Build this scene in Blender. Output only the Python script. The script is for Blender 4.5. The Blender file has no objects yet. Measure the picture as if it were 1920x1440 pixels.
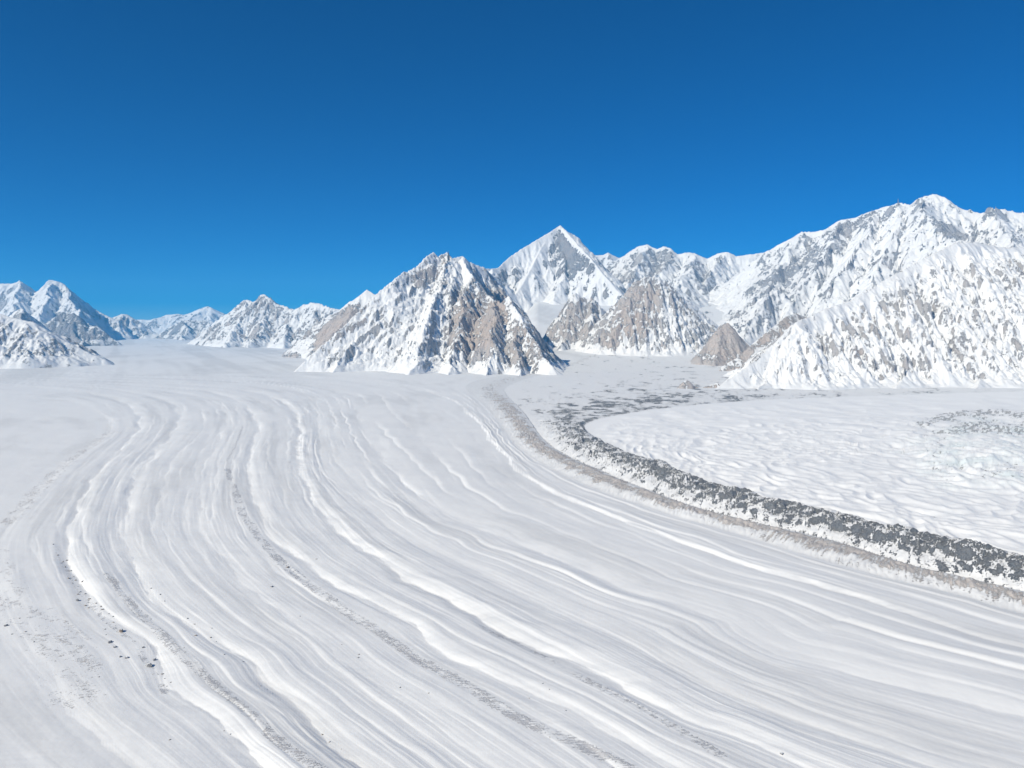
import bpy, math, random, time
import numpy as np
T0 = time.time()
rng = np.random.default_rng(7)
random.seed(7)
sc = bpy.context.scene
COL = sc.collection
# ------------------------------------------------------------------ camera model (photo 1920x1440)
F, CX, CY, HOR, CAMZ = 1507.0, 960.0, 720.0, 605.0, 500.0
PITCH = math.atan((CY - HOR) / F)
CP, SP = math.cos(PITCH), math.sin(PITCH)

def ray(px, py):
    a = (np.asarray(px, float) - CX) / F
    b = (CY - np.asarray(py, float)) / F
    return a, CP + b * SP, b * CP - SP          # world x, y (forward), z

def at(px, py, depth):                           # a point seen at (px, py), depth metres ahead
    a, yy, zz = ray(px, py)
    s = depth / yy
    return np.array([a * s, depth + 0 * a, CAMZ + zz * s])

def on_ground(px, py):
    a, yy, zz = ray(px, py)
    s = CAMZ / -zz
    return np.stack([a * s, yy * s], -1)

def project(x, y, z):
    z = z - CAMZ
    fwd = y * CP - z * SP
    up = y * SP + z * CP
    fwd = np.maximum(fwd, 1e-3)
    return CX + F * x / fwd, CY - F * up / fwd

# ------------------------------------------------------------------ noise
_perm = rng.permutation(1024)
_ang = rng.random(1024) * 2 * math.pi
_gx, _gy = np.cos(_ang), np.sin(_ang)
_hx, _hy = rng.random(1024), rng.random(1024)

def _hash(ix, iy, seed=0):
    return _perm[(_perm[(ix + seed * 131) & 1023] + iy) & 1023]

from concurrent.futures import ThreadPoolExecutor
import threading
_pool = ThreadPoolExecutor(4)
_tl = threading.local()
def par(f, *arrs):
    """apply an elementwise function in blocks, on all cores"""
    if getattr(_tl, 'busy', False): return f(*arrs)
    arrs = np.broadcast_arrays(*arrs)
    sh = arrs[0].shape; n = arrs[0].size
    if n < 8000: return f(*arrs)
    fl = [np.ascontiguousarray(a).reshape(-1) for a in arrs]
    B = 24576
    def job(i):
        _tl.busy = True
        try: r = f(*[a[i:i + B] for a in fl])
        finally: _tl.busy = False
        return i, r
    outs = None
    for i, r in _pool.map(job, range(0, n, B)):
        if not isinstance(r, tuple): r = (r,)
        if outs is None: outs = [np.empty(n) for _ in r]
        for o, q in zip(outs, r): o[i:i + B] = q
    outs = tuple(o.reshape(sh) for o in outs)
    return outs if len(outs) > 1 else outs[0]

def pn(x, y, seed=0):
    return par(lambda a, b: _pn(a, b, seed), x, y)

def _pn(x, y, seed=0):
    x0 = np.floor(x); y0 = np.floor(y)
    fx = x - x0; fy = y - y0
    ix = x0.astype(np.int64); iy = y0.astype(np.int64)
    u = fx * fx * fx * (fx * (fx * 6 - 15) + 10); v = fy * fy * fy * (fy * (fy * 6 - 15) + 10)
    def g(dx, dy):
        h = _hash(ix + dx, iy + dy, seed)
        return _gx[h] * (fx - dx) + _gy[h] * (fy - dy)
    a = g(0, 0); b = g(1, 0); c = g(0, 1); d = g(1, 1)
    return (a + (b - a) * u) * (1 - v) + (c + (d - c) * u) * v

def fbm(x, y, o=4, seed=0, gain=0.5):
    return par(lambda a, b: _fbm(a, b, o, seed, gain), x, y)

def _fbm(x, y, o=4, seed=0, gain=0.5):
    r = 0; a = 1
    for i in range(o):
        r = r + a * _pn(x, y, seed + i); x = x * 2.03 + 7.1; y = y * 2.03 + 3.3; a *= gain
    return r

def ridged(x, y, o=4, seed=0, gain=0.5):
    return par(lambda a, b: _ridged(a, b, o, seed, gain), x, y)

def _ridged(x, y, o=4, seed=0, gain=0.5):
    r = 0; a = 1
    for i in range(o):
        r = r + a * (1 - 2.2 * np.abs(_pn(x, y, seed + i))); x = x * 2.07 + 5.1; y = y * 2.07 + 1.3; a *= gain
    return r

def ss(a, b, x):
    t = np.clip((x - a) / (b - a), 0, 1)
    return t * t * (3 - 2 * t)

def gullies(x, y, dx, dy):                        # waves that run down the local slope
    ix = np.floor(x); iy = np.floor(y); fx = x - ix; fy = y - iy
    ix = ix.astype(np.int64); iy = iy.astype(np.int64)
    h = 0; gx = 0; gy = 0; wt = 0
    for i in range(-2, 2):
        for j in range(-2, 2):
            k = _hash(ix - i, iy - j)
            px = fx + i - _hx[k] * .5; py = fy + j - _hy[k] * .5
            w = np.exp(-2 * (px * px + py * py)); wt = wt + w
            m = (px * dx + py * dy) * 2 * math.pi
            h = h + np.cos(m) * w
            s = -np.sin(m) * w
            gx = gx + s * dx; gy = gy + s * dy
    return h / wt, gx / wt, gy / wt

def erode(x, y, sx, sy, cell, octaves=5, gain=.48, branch=1.0):
    return par(lambda a, b, c, d: _erode(a, b, c, d, cell, octaves, gain, branch), x, y, sx, sy)

def _erode(x, y, sx, sy, cell, octaves=5, gain=.48, branch=1.0):
    m = np.hypot(sx, sy) + 1e-6
    k = np.minimum(1, m * 2.5) / m
    dx, dy = -sy * k, sx * k
    h = 0; gx = 0; gy = 0; a = 1; f = 1.0 / cell
    ff = 1
    for o in range(octaves):
        e = gullies(x * f + 13.7 * o, y * f + 5.1 * o, dx - gy * branch, dy + gx * branch)
        h = h + a * e[0]; gx = gx + a * e[1] * ff; gy = gy + a * e[2] * ff
        a *= gain; f *= 2.05; ff *= 1.0
    return h

# ------------------------------------------------------------------ materials
def nodes(name):
    m = bpy.data.materials.new(name); m.use_nodes = True
    nt = m.node_tree; b = nt.nodes['Principled BSDF']
    return m, nt, b

def N(nt, t, **kw):
    n = nt.nodes.new(t)
    for k, v in kw.items():
        if k.startswith('i_'):
            n.inputs[k[2:].replace('_', ' ')].default_value = v
        else: setattr(n, k, v)
    return n

def noise(nt, vec, scale, detail=6, rough=.55, stretch=None):
    if stretch:
        mp = N(nt, 'ShaderNodeMapping'); mp.inputs['Scale'].default_value = stretch
        nt.links.new(vec, mp.inputs[0]); vec = mp.outputs[0]
    n = N(nt, 'ShaderNodeTexNoise'); n.inputs['Scale'].default_value = scale
    n.inputs['Detail'].default_value = detail; n.inputs['Roughness'].default_value = rough
    nt.links.new(vec, n.inputs['Vector']); return n.outputs['Fac']

def math_(nt, op, a, b=None, c=None, clamp=False):
    n = N(nt, 'ShaderNodeMath', operation=op); n.use_clamp = clamp
    for i, v in enumerate((a, b, c)):
        if v is None: continue
        if isinstance(v, (int, float)): n.inputs[i].default_value = v
        else: nt.links.new(v, n.inputs[i])
    return n.outputs[0]

def mixc(nt, fac, a, b):
    n = N(nt, 'ShaderNodeMix', data_type='RGBA')
    for s, v in ((n.inputs[0], fac), (n.inputs[6], a), (n.inputs[7], b)):
        if isinstance(v, tuple): s.default_value = (*v, 1)
        elif isinstance(v, (int, float)): s.default_value = v
        else: nt.links.new(v, s)
    return n.outputs[2]

def mapr(nt, v, a, b, c=0., d=1.):
    n = N(nt, 'ShaderNodeMapRange'); n.interpolation_type = 'SMOOTHSTEP'
    nt.links.new(v, n.inputs[0])
    for i, q in enumerate((a, b, c, d)): n.inputs[i + 1].default_value = q
    return n.outputs[0]

def attr(nt, name):
    n = N(nt, 'ShaderNodeAttribute', attribute_name=name); return n.outputs['Fac']

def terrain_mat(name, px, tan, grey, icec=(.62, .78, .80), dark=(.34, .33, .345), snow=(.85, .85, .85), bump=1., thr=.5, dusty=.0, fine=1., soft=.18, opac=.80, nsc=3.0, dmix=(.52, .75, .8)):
    """snow and rock; px = metres of the finest detail worth showing"""
    m, nt, b = nodes(name)
    L = nt.links
    geo = N(nt, 'ShaderNodeNewGeometry').outputs['Position']
    rock = attr(nt, 'rock'); warm = attr(nt, 'warm')
    n1 = noise(nt, geo, 1 / (px * nsc), 8, .72)
    n2 = noise(nt, geo, 1 / (px * 30), 8, .6)
    n3 = noise(nt, geo, 1 / (px * nsc * .8), 6, .7, (1, 1, .25))
    d = math_(nt, 'ADD', rock, math_(nt, 'MULTIPLY', math_(nt, 'SUBTRACT', n1, .5), 2.7 * fine))
    d = math_(nt, 'ADD', d, math_(nt, 'MULTIPLY', math_(nt, 'SUBTRACT', n3, .5), 1.3 * fine))
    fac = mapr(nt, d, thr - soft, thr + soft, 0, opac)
    w = math_(nt, 'ADD', warm, math_(nt, 'MULTIPLY', math_(nt, 'SUBTRACT', n2, .5), 1.6), clamp=True)
    rc = mixc(nt, w, grey, tan)
    rc = mixc(nt, mapr(nt, n3, dmix[0], dmix[1], 0, dmix[2]), rc, dark)
    n4 = noise(nt, geo, 1 / (px * 9), 6, .6, (1, 1, 2.5))
    rc = mixc(nt, mapr(nt, n4, .4, .7, 0, .45), rc, (.36, .34, .32))
    ice = attr(nt, 'ice')
    sn = mixc(nt, ice, snow, icec)
    if dusty:
        sn = mixc(nt, mapr(nt, noise(nt, geo, 1 / (px * 14), 7, .65), .4, .8, 0, dusty), sn, (.60, .56, .52))
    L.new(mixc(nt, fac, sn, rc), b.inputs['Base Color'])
    b.inputs['Roughness'].default_value = .75
    b.inputs['Specular IOR Level'].default_value = .15
    bp = N(nt, 'ShaderNodeBump'); bp.inputs['Distance'].default_value = px * 1.25 * bump
    bp.inputs['Strength'].default_value = 1
    hh = math_(nt, 'ADD', math_(nt, 'MULTIPLY', n1, math_(nt, 'MULTIPLY_ADD', fac, 2.6, .3)),
               math_(nt, 'MULTIPLY', n3, math_(nt, 'MULTIPLY_ADD', fac, 1.2, .05)))
    L.new(hh, bp.inputs['Height']); L.new(bp.outputs[0], b.inputs['Normal'])
    return m

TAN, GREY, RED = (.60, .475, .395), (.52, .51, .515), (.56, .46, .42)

# ------------------------------------------------------------------ mesh from grid
def tag(o, label=None, cat=None, kind=None, group=None):
    for k, v in (('label', label), ('category', cat), ('kind', kind), ('group', group)):
        if v: o[k] = v
    return o

def grid_mesh(name, X, Y, Z, keep, attrs, mat, smooth=True):
    """X, Y, Z: (r, c) arrays; keep: (r-1, c-1) bool of quads"""
    R, Cn = X.shape
    idx = np.arange(R * Cn).reshape(R, Cn)
    q = np.stack([idx[:-1, :-1], idx[:-1, 1:], idx[1:, 1:], idx[1:, :-1]], -1)[keep]
    used = np.zeros(R * Cn, bool); used[q.ravel()] = True
    remap = np.cumsum(used) - 1
    q = remap[q].astype(np.int32)
    co = np.stack([X, Y, Z], -1).reshape(-1, 3)[used].astype(np.float32)
    me = bpy.data.meshes.new(name)
    me.vertices.add(len(co)); me.vertices.foreach_set('co', co.ravel())
    me.loops.add(q.size); me.loops.foreach_set('vertex_index', q.ravel())
    me.polygons.add(len(q)); me.polygons.foreach_set('loop_start', np.arange(0, q.size, 4, dtype=np.int32))
    me.update(calc_edges=True)
    me.polygons.foreach_set('use_smooth', np.full(len(q), smooth))
    for k, v in attrs.items():
        a = me.attributes.new(k, 'FLOAT', 'POINT')
        a.data.foreach_set('value', v.reshape(-1)[used].astype(np.float32))
    me.materials.append(mat)
    o = bpy.data.objects.new(name, me); COL.objects.link(o)
    return o

# ------------------------------------------------------------------ valley floor (large scale)
def floor_z(x, y):
    az = CX + F * x / np.maximum(y, 1)
    w = ss(930, 1010, az) * (1 - ss(1420, 1520, az))
    d = np.maximum(y, 1)
    rise = np.interp(d, [0, 8300, 9500, 11000, 12500, 14500, 18000], [0, 0, 40, 135, 330, 700, 1200])
    wl = 1 - ss(500, 900, az)
    far = np.interp(d, [0, 16000, 30000, 45000], [0, 0, 20, 350])
    return rise * w + far * np.minimum(1, wl + (1 - w))

# ------------------------------------------------------------------ mountains
def mountain(label, cat, ridges, cell=420, amp=60, rockbias=0., warm=.4, slope_thr=.75, blobs=(), dens=.75,
             noise_amp=20, mat=None, pxm=None, tan=TAN, grey=GREY, crest=90, bump=1., dusty=0., name='mountain',
             conc=0., slopek=1.1, patch=1., down=None, ew=.36, jag=0., flare=.62, gain=.52, amp2=0., cover=.22, fine=1., nsc=3.):
    """ridges: list of (slope, [(px, py, depth) ...]); heights are the highest of the roofs the ridges carry"""
    rl = []
    for slope, pts in ridges:
        P = np.array([at(*p) for p in pts])
        rl.append((slope, P, len(pts) > 5))
    allp = np.concatenate([P for _, P, _ in rl])
    D = allp[:, 1].mean()
    step = D / F * 1.875 * dens
    reach = max((P[:, 2].max() / (s if np.isscalar(s) else min(s))) for s, P, _ in rl)
    reach = min(reach, 3600 if D < 14000 else 5200)
    a0 = np.arctan2(allp[:, 0], allp[:, 1])
    r0 = np.hypot(allp[:, 0], allp[:, 1])
    pad = min(reach, .3 * D) * .85
    amin, amax = a0.min() - pad / D, a0.max() + pad / D
    rmin, rmax = max(r0.min() - reach, 2500), r0.max() + reach * .8
    na = int((amax - amin) * D / step); nr = int((rmax - rmin) / (step * 1.15))
    A, Rr = np.meshgrid(np.linspace(amin, amax, na), np.linspace(rmin, rmax, nr))
    X = Rr * np.sin(A); Y = Rr * np.cos(A)

    def base(x, y):
        wx = x + cell * .35 * fbm(x / cell / 1.7, y / cell / 1.7, 3, 11)
        wy = y + cell * .35 * fbm(x / cell / 1.7 + 31, y / cell / 1.7, 3, 21)
        best = np.full(x.shape, -1e4); bd = np.full(x.shape, 1e5); dp = np.full(x.shape, 1e5)
        for s, P, prot in rl:
            for i in range(len(P) - 1):
                p, q = P[i], P[i + 1]
                ex, ey = q[0] - p[0], q[1] - p[1]
                l2 = ex * ex + ey * ey + 1e-6
                t0 = np.clip(((x - p[0]) * ex + (y - p[1]) * ey) / l2, 0, 1)
                d0 = np.hypot(x - p[0] - t0 * ex, y - p[1] - t0 * ey)
                k = ss(0, cell * .8, d0) if prot else 1.
                if prot: dp = np.minimum(dp, d0)
                if not prot: d0 = d0 * .5 + crest * 1.2
                xx = x + (wx - x) * k; yy = y + (wy - y) * k
                t = np.clip(((xx - p[0]) * ex + (yy - p[1]) * ey) / l2, 0, 1)
                rx, ry = xx - p[0] - t * ex, yy - p[1] - t * ey
                d = np.hypot(rx, ry)
                if np.isscalar(s): sl = s
                else:                                  # (slope to the right of travel, slope to the left)
                    side = (ex * ry - ey * rx) > 0
                    sl = np.where(side, s[1], s[0])
                z = p[2] + t * (q[2] - p[2]) - sl * d + conc * d * d / 2000.
                m = z > best
                bd = np.where(m, d0, bd); best = np.where(m, z, best)
        return best, np.minimum(bd, dp)
    base0 = base; base = lambda x, y: par(base0, x, y)
    Z, Dc = base(X, Y)
    e = step * 1.0
    Zx, _ = base(X + e, Y); Zy, _ = base(X, Y + e)
    gx, gy = (Zx - Z) / e, (Zy - Z) / e
    lim = 1.3
    g = np.hypot(gx, gy); k = np.minimum(1, lim / (g + 1e-6)); gx *= k; gy *= k
    if down is not None:                                # bedding / couloirs run this way (plan direction)
        azp = CX + F * X / Y
        wd = down[2] * (1 - ss(down[3], down[4], azp))
        gx = gx * (1 - wd) + down[0] * wd; gy = gy * (1 - wd) + down[1] * wd
    gz = floor_z(X, Y)
    rel = np.clip((Z - gz) / 130, 0, 1)
    E = erode(X, Y, gx, gy, cell, 6, gain)
    fade = .18 + .82 * ss(0, crest * 2.2, Dc)
    oct_ = ridged(X / cell * 1.6, Y / cell * 1.6, 5, 3)
    Zf = Z + amp * (E - .55) * fade * rel + noise_amp * (oct_ - .9) * fade * rel
    Zf = Zf + noise_amp * .55 * fbm(X / (cell * .16), Y / (cell * .16), 4, 5) * rel * (.35 + .65 * fade)
    if amp2:
        E2 = erode(X, Y, gx, gy, cell * 3.2, 3, .5); Zf = Zf + amp2 * (E2 - .6) * fade * rel
    if jag: Zf = Zf + jag * (ridged(X / 75, Y / 75, 4, 9, .6) - 1.) * rel * (1 - .8 * ss(0, 260, Dc))
    # foot: flare gently into the glacier
    dz = Zf - gz
    Zf = np.where((dz < 120) & (dz > -80), gz + 120 - (120 - dz) * (flare + (1 - flare) * ss(120, -80, dz)), Zf)
    # slope of the finished surface
    dA = (amax - amin) / (na - 1); dR = (rmax - rmin) / (nr - 1)
    zr, za = np.gradient(Zf, dR, dA)
    za = za / Rr
    sl = np.hypot(zr, za)
    # a broader slope for the snow cover
    def blur(a, n):
        for _ in range(n):
            a = (a + np.roll(a, 1, 0) + np.roll(a, -1, 0) + np.roll(a, 1, 1) + np.roll(a, -1, 1)) / 5
        return a
    slb = blur(sl, 2)
    PX, PY = project(X, Y, Zf)
    rock = .5 + ((slb + sl) * .5 - slope_thr) * slopek + rockbias
    rock = rock + patch * (.45 * fbm(X / (cell * .9), Y / (cell * .9), 4, 41) + .5 * fbm(X / (cell * 3.1), Y / (cell * 3.1), 2, 46) + .30 * fbm(X / (cell * .3), Y / (cell * .3), 5, 44, .65))
    rock = rock - .47 + ew * (E - .25)
    shown = (zr > -.1) & (Zf > gz + 40)
    rock = rock + .5 - np.quantile(rock[shown], 1 - cover)
    W = np.full(X.shape, warm)
    for bl in blobs:                                    # (px, py, rx, ry, angle, rock change, warm change)
        bx, by, rx, ry, an, dr, dw = bl
        c, s = math.cos(math.radians(an)), math.sin(math.radians(an))
        u = ((PX - bx) * c + (PY - by) * s) / rx; v = (-(PX - bx) * s + (PY - by) * c) / ry
        w = 1 - ss(.55, 1.15, np.hypot(u, v) + .25 * fbm(X / cell * 2, Y / cell * 2, 3, 77))
        rock = rock + dr * w; W = W + dw * w
    rock = np.clip(rock, -.6, 1.6)
    vis = Zf > gz - 35
    keep = vis[:-1, :-1] | vis[1:, :-1] | vis[:-1, 1:] | vis[1:, 1:]
    Zc = np.maximum(Zf, gz - 60)
    if mat is None:
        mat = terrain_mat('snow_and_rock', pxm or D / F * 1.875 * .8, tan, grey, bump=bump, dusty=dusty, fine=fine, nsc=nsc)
    o = grid_mesh(name, X, Y, Zc, keep, {'rock': rock, 'warm': np.clip(W, 0, 1), 'ice': np.zeros_like(W)}, mat)
    tag(o, label, cat, 'structure')
    print('%-46s %8d verts  D=%.0f  %.1fs' % (label[:46], len(o.data.vertices), D, time.time() - T0))
    return o
K = 1000.
def R(slope, depths, pts):
    """pts px,py; depths at the two ends or one per point"""
    n = len(pts)
    if len(depths) == 2 and n != 2: dd = np.linspace(depths[0], depths[1], n)
    else: dd = depths
    return (slope, [(p[0], p[1], d * K) for p, d in zip(pts, dd)])

# central rocky massif
mountain('jagged tan rock massif with snow streaks standing in the middle of the glacier', 'mountain', [
    R((.95, 1.3), (8.2, 10.2), [(556, 692), (600, 652), (640, 617), (668, 588), (700, 556), (735, 526), (755, 512), (780, 500), (800, 481), (812, 473)]),
    R(1.25, (10.2, 11.0), [(812, 473), (822, 481), (838, 472), (846, 485), (868, 481), (886, 494), (905, 500), (920, 512)]),
    R((1.05, 1.2), (10.3, 7.75), [(868, 481), (874, 500), (885, 517), (905, 541), (925, 562), (946, 572), (953, 554), (965, 577), (976, 591), (990, 622), (1008, 645), (1016, 668), (1036, 686)]),
    R(.95, (10.2, 7.7), [(838, 474), (832, 520), (812, 570), (790, 630), (770, 700)]),
    R(1.05, (9.7, 7.6), [(885, 518), (868, 560), (862, 610), (850, 660), (838, 712)]),
    R(1.2, (9.0, 7.5), [(925, 562), (928, 600), (925, 650), (905, 716)]),
    R(1.3, (8.7, 7.55), [(972, 590), (965, 630), (970, 665), (975, 700)]),
    R(.9, (9.6, 8.0), [(735, 527), (700, 580), (660, 640), (625, 705)]),
], cell=190, cover=.17, fine=1.3, nsc=2.6, amp=46, noise_amp=22, amp2=34, ew=.42, jag=17, flare=.9, rockbias=-.14, slope_thr=.95, warm=.15, dusty=.0, down=(.8, .55, .75, 800, 890), blobs=[
    (895, 600, 62, 75, 10, .75, .75), (990, 650, 50, 48, 40, .75, .5), (850, 680, 60, 30, -35, -.1, .1), (940, 580, 30, 30, 0, .5, .5),
    (665, 600, 60, 18, -42, .6, .6), (800, 510, 50, 22, -35, .35, .5), (620, 660, 50, 12, -40, .3, .3),
    (860, 520, 26, 40, 20, -.6, 0), (730, 625, 130, 75, -40, -.38, -.1), (900, 690, 55, 18, -30, -.2, 0), (760, 560, 60, 30, -40, -.1, 0)])

# pyramid peak
mountain('sharp pyramid peak with a dark rock face and a white left shoulder', 'mountain', [
    R((1.1, 1.2), (16.0, 18.0), [(905, 503), (918, 503), (935, 502), (945, 491), (960, 478), (985, 462), (1010, 447), (1035, 432), (1050, 422)]),
    R((1.2, .95), (18.0, 14.6), [(1050, 422), (1062, 433), (1078, 452), (1095, 470), (1110, 486), (1130, 512), (1160, 545), (1195, 580), (1240, 620)]),
    R(1.0, (17.8, 14.8), [(1035, 434), (1012, 470), (995, 505), (975, 540), (950, 575), (930, 610)]),
    R(1.2, (17.9, 15.6), [(1050, 424), (1058, 470), (1052, 515), (1040, 560)]),
    R(1.1, (16.0, 14.6), [(918, 503), (930, 530), (925, 580)]),
], cell=380, cover=.06, amp=46, noise_amp=26, ew=.45, slope_thr=1.06, rockbias=-.42, warm=-.1, patch=.8, grey=(.21, .225, .26), blobs=[
    (1058, 470, 28, 36, 55, .68, 0), (1084, 490, 38, 19, 35, .8, 0), (1045, 440, 10, 18, 0, .5, 0), (1035, 500, 20, 18, 0, .3, 0), (1060, 508, 16, 12, -40, .5, 0),
    (990, 470, 60, 16, -28, -.9, 0), (1075, 446, 12, 30, -40, -.7, 0), (950, 515, 30, 12, -20, .4, 0), (1000, 560, 60, 22, 0, -.5, 0)])
mountain('small white summit peeping out between the pyramid peak and the domed ridge', 'mountain', [
    R(1.0, (21.5, 21.5), [(1100, 480), (1115, 478), (1128, 478), (1141, 473), (1156, 481), (1175, 488)])],
    cell=500, cover=.1, amp=40, rockbias=-.5, warm=.2, slope_thr=1.1)

# domed ridge right of the pyramid
mountain('white ridge with a domed rock streaked summit right of the pyramid peak', 'mountain', [
    R(.95, (19.5, 18.3), [(1125, 505), (1150, 497), (1165, 482), (1183, 470), (1197, 461), (1212, 458), (1224, 463), (1232, 466), (1245, 461), (1257, 465), (1268, 476),
                   (1285, 473), (1303, 474), (1325, 485), (1345, 475), (1362, 471), (1380, 480), (1410, 476), (1450, 470)]),
    R(.9, (19.0, 15.6), [(1212, 459), (1198, 490), (1185, 520), (1165, 560)]),
    R(.95, (18.9, 15.3), [(1262, 468), (1245, 500), (1222, 535), (1225, 580)]),
    R(.95, (18.6, 15.0), [(1362, 472), (1340, 505), (1310, 540), (1290, 590)]),
    R(.95, (18.6, 15.0), [(1303, 475), (1288, 505), (1270, 540)]),
], cell=400, cover=.07, amp=52, noise_amp=30, slope_thr=1.02, gain=.46, ew=.3, rockbias=-.26, warm=.02, blobs=[
    (1240, 490, 36, 20, -35, .6, 0), (1190, 485, 14, 22, 35, .4, 0), (1350, 485, 10, 12, -40, .4, 0), (1300, 490, 40, 12, 0, .1, 0), (1190, 520, 40, 16, 10, .35, .1), (1400, 520, 40, 50, 0, -.4, 0)])

# big snow massif on the right
mountain('broad white massif with the highest summit and blue grey rock bands', 'mountain', [
    R(.85, (16.2, 13.6), [(1405, 492), (1440, 474), (1460, 458), (1485, 445), (1502, 434), (1520, 435), (1545, 430), (1560, 420), (1575, 412), (1600, 408), (1640, 392), (1670, 384), (1688, 379),
                    (1705, 384), (1720, 372), (1735, 366), (1752, 363), (1770, 368), (1790, 382), (1812, 393), (1840, 398), (1868, 390), (1900, 396), (1930, 402), (2020, 420), (2160, 450)]),
    R(.8, (15.6, 12.4), [(1502, 436), (1475, 480), (1440, 525), (1400, 570), (1360, 640)]),
    R(.85, (15.0, 12.4), [(1575, 413), (1555, 455), (1530, 500), (1500, 545), (1470, 590)]),
    R(.9, (14.8, 12.3), [(1640, 393), (1625, 440), (1590, 490), (1560, 545)]),
    R(.9, (14.4, 12.0), [(1690, 380), (1688, 420), (1665, 470), (1640, 520)]),
    R(.85, (14.0, 11.5), [(1730, 368), (1735, 400), (1765, 425), (1808, 443), (1840, 460)]),
    R(.9, (13.7, 11.6), [(1868, 391), (1880, 430), (1900, 470)]),
    R(.9, (13.6, 11.6), [(2020, 420), (2020, 500)]),
    R(.9, (13.0, 11.4), [(1452, 530), (1425, 565), (1405, 600), (1395, 640)]),
], cell=380, cover=.07, fine=1.3, nsc=2.6, grey=(.40, .415, .46), amp=60, amp2=50, noise_amp=32, down=(.75, .6, .6, 1480, 1640), gain=.44, ew=.26, slope_thr=.98, rockbias=-.32, warm=-.05, blobs=[  # bluish rock colour and patches also paint in the shaded faces
    (1500, 500, 58, 24, -45, .9, 0), (1440, 530, 48, 26, -35, .8, 0), (1600, 420, 70, 15, -28, .6, .1), (1470, 560, 40, 22, -30, .4, 0), (1780, 435, 46, 14, 32, .9, 0), (1735, 385, 10, 26, 20, .4, 0),
    (1560, 545, 40, 10, -45, .5, 0), (1350, 600, 40, 16, -45, .5, 0), (1520, 560, 60, 26, -30, .0, 0), (1400, 600, 40, 30, 0, .35, 0),
    (1840, 415, 80, 14, 8, -.9, 0), (1600, 500, 40, 60, 20, -.5, 0), (1680, 440, 26, 60, 20, -.45, 0), (1400, 520, 14, 40, 50, -.6, 0), (1470, 470, 20, 30, 0, -.1, 0)])

# rocky towers in the side valley
mountain('lower tan rock crag with a rounded top at the left of the twin towers', 'mountain', [
    R((1.5, 1.7), (11.5, 11.7), [(1026, 628), (1036, 602), (1048, 588), (1060, 571), (1070, 556), (1078, 549), (1088, 556), (1098, 561), (1110, 557), (1122, 572), (1140, 588), (1165, 600)]),
    R(1.5, (11.6, 10.9), [(1078, 550), (1072, 590), (1060, 630), (1052, 645)]),
    R(1.5, (11.6, 10.8), [(1110, 560), (1108, 600), (1100, 648)]),
], cell=140, cover=.5, amp=30, noise_amp=20, jag=24, amp2=30, flare=.9, slope_thr=.9, rockbias=.16, warm=.45, blobs=[(1110, 600, 26, 10, -30, -.8, 0), (1130, 575, 24, 14, 30, -.6, 0)])
mountain('tall tan rock tower with a snow speckled right flank in the side valley', 'mountain', [
    R((1.1, 1.4), (10.9, 11.2), [(1108, 640), (1125, 618), (1138, 590), (1148, 573), (1160, 572), (1172, 556), (1182, 540), (1190, 528), (1200, 526), (1210, 518), (1222, 520), (1235, 520), (1250, 530), (1265, 541), (1285, 560), (1310, 581), (1335, 602), (1362, 622)]),
    R(1.3, (11.1, 10.2), [(1200, 527), (1192, 580), (1180, 630), (1172, 668)]),
    R(1.0, (11.1, 10.2), [(1232, 522), (1246, 580), (1252, 620), (1258, 664)]),
    R(1.5, (10.9, 10.3), [(1150, 576), (1146, 620), (1138, 665)]),
    R(1.0, (11.1, 10.3), [(1285, 561), (1300, 610), (1306, 655)]),
    R(1.5, (11.0, 10.4), [(1172, 556), (1160, 600), (1150, 630)]),
    R(1.3, (11.1, 10.4), [(1215, 522), (1222, 570), (1214, 625), (1210, 668)]),
], cell=150, cover=.28, amp=36, noise_amp=22, jag=26, amp2=42, flare=.85, slope_thr=.92, rockbias=.05, warm=.35, blobs=[
    (1195, 580, 50, 60, 10, .48, .4), (1150, 630, 34, 30, 0, .36, .3), (1290, 605, 60, 60, 0, -.2, -.3), (1165, 650, 8, 26, 15, -.9, 0), (1215, 640, 10, 22, 20, -.7, 0), (1190, 625, 6, 22, 10, -.5, 0)])

# bare rocks at the right corner
mountain('bare smooth tan rock knob beside the side glacier, left of the big slope', 'rock', [
    R(1.35, (9.3, 9.4), [(1306, 672), (1322, 648), (1338, 625), (1352, 608), (1366, 606), (1376, 616), (1384, 640), (1398, 668)]),
    R(1.2, (9.35, 8.9), [(1360, 608), (1350, 645), (1340, 678)]),
    R(1.2, (9.35, 9.1), [(1338, 626), (1324, 650), (1312, 676)]),
    R(1.2, (9.4, 9.0), [(1376, 617), (1378, 650), (1380, 680)]),
], cell=130, cover=.85, amp=22, noise_amp=14, jag=9, slope_thr=.6, rockbias=.42, warm=.6, patch=.5, name='rock_knob_hill')
mountain('tan rock rib sloping up behind the striped dark ledges', 'mountain', [
    R(1.1, (8.3, 9.0), [(1352, 692), (1385, 668), (1412, 643), (1440, 620), (1462, 603), (1478, 590), (1492, 587), (1505, 592), (1530, 600)]),
    R(1.0, (8.9, 8.3), [(1480, 590), (1450, 640), (1410, 680)]),
], cell=220, cover=.55, amp=20, noise_amp=10, slope_thr=.8, rockbias=.25, warm=.75, blobs=[(1430, 655, 40, 8, -42, -.8, 0)])

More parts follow.
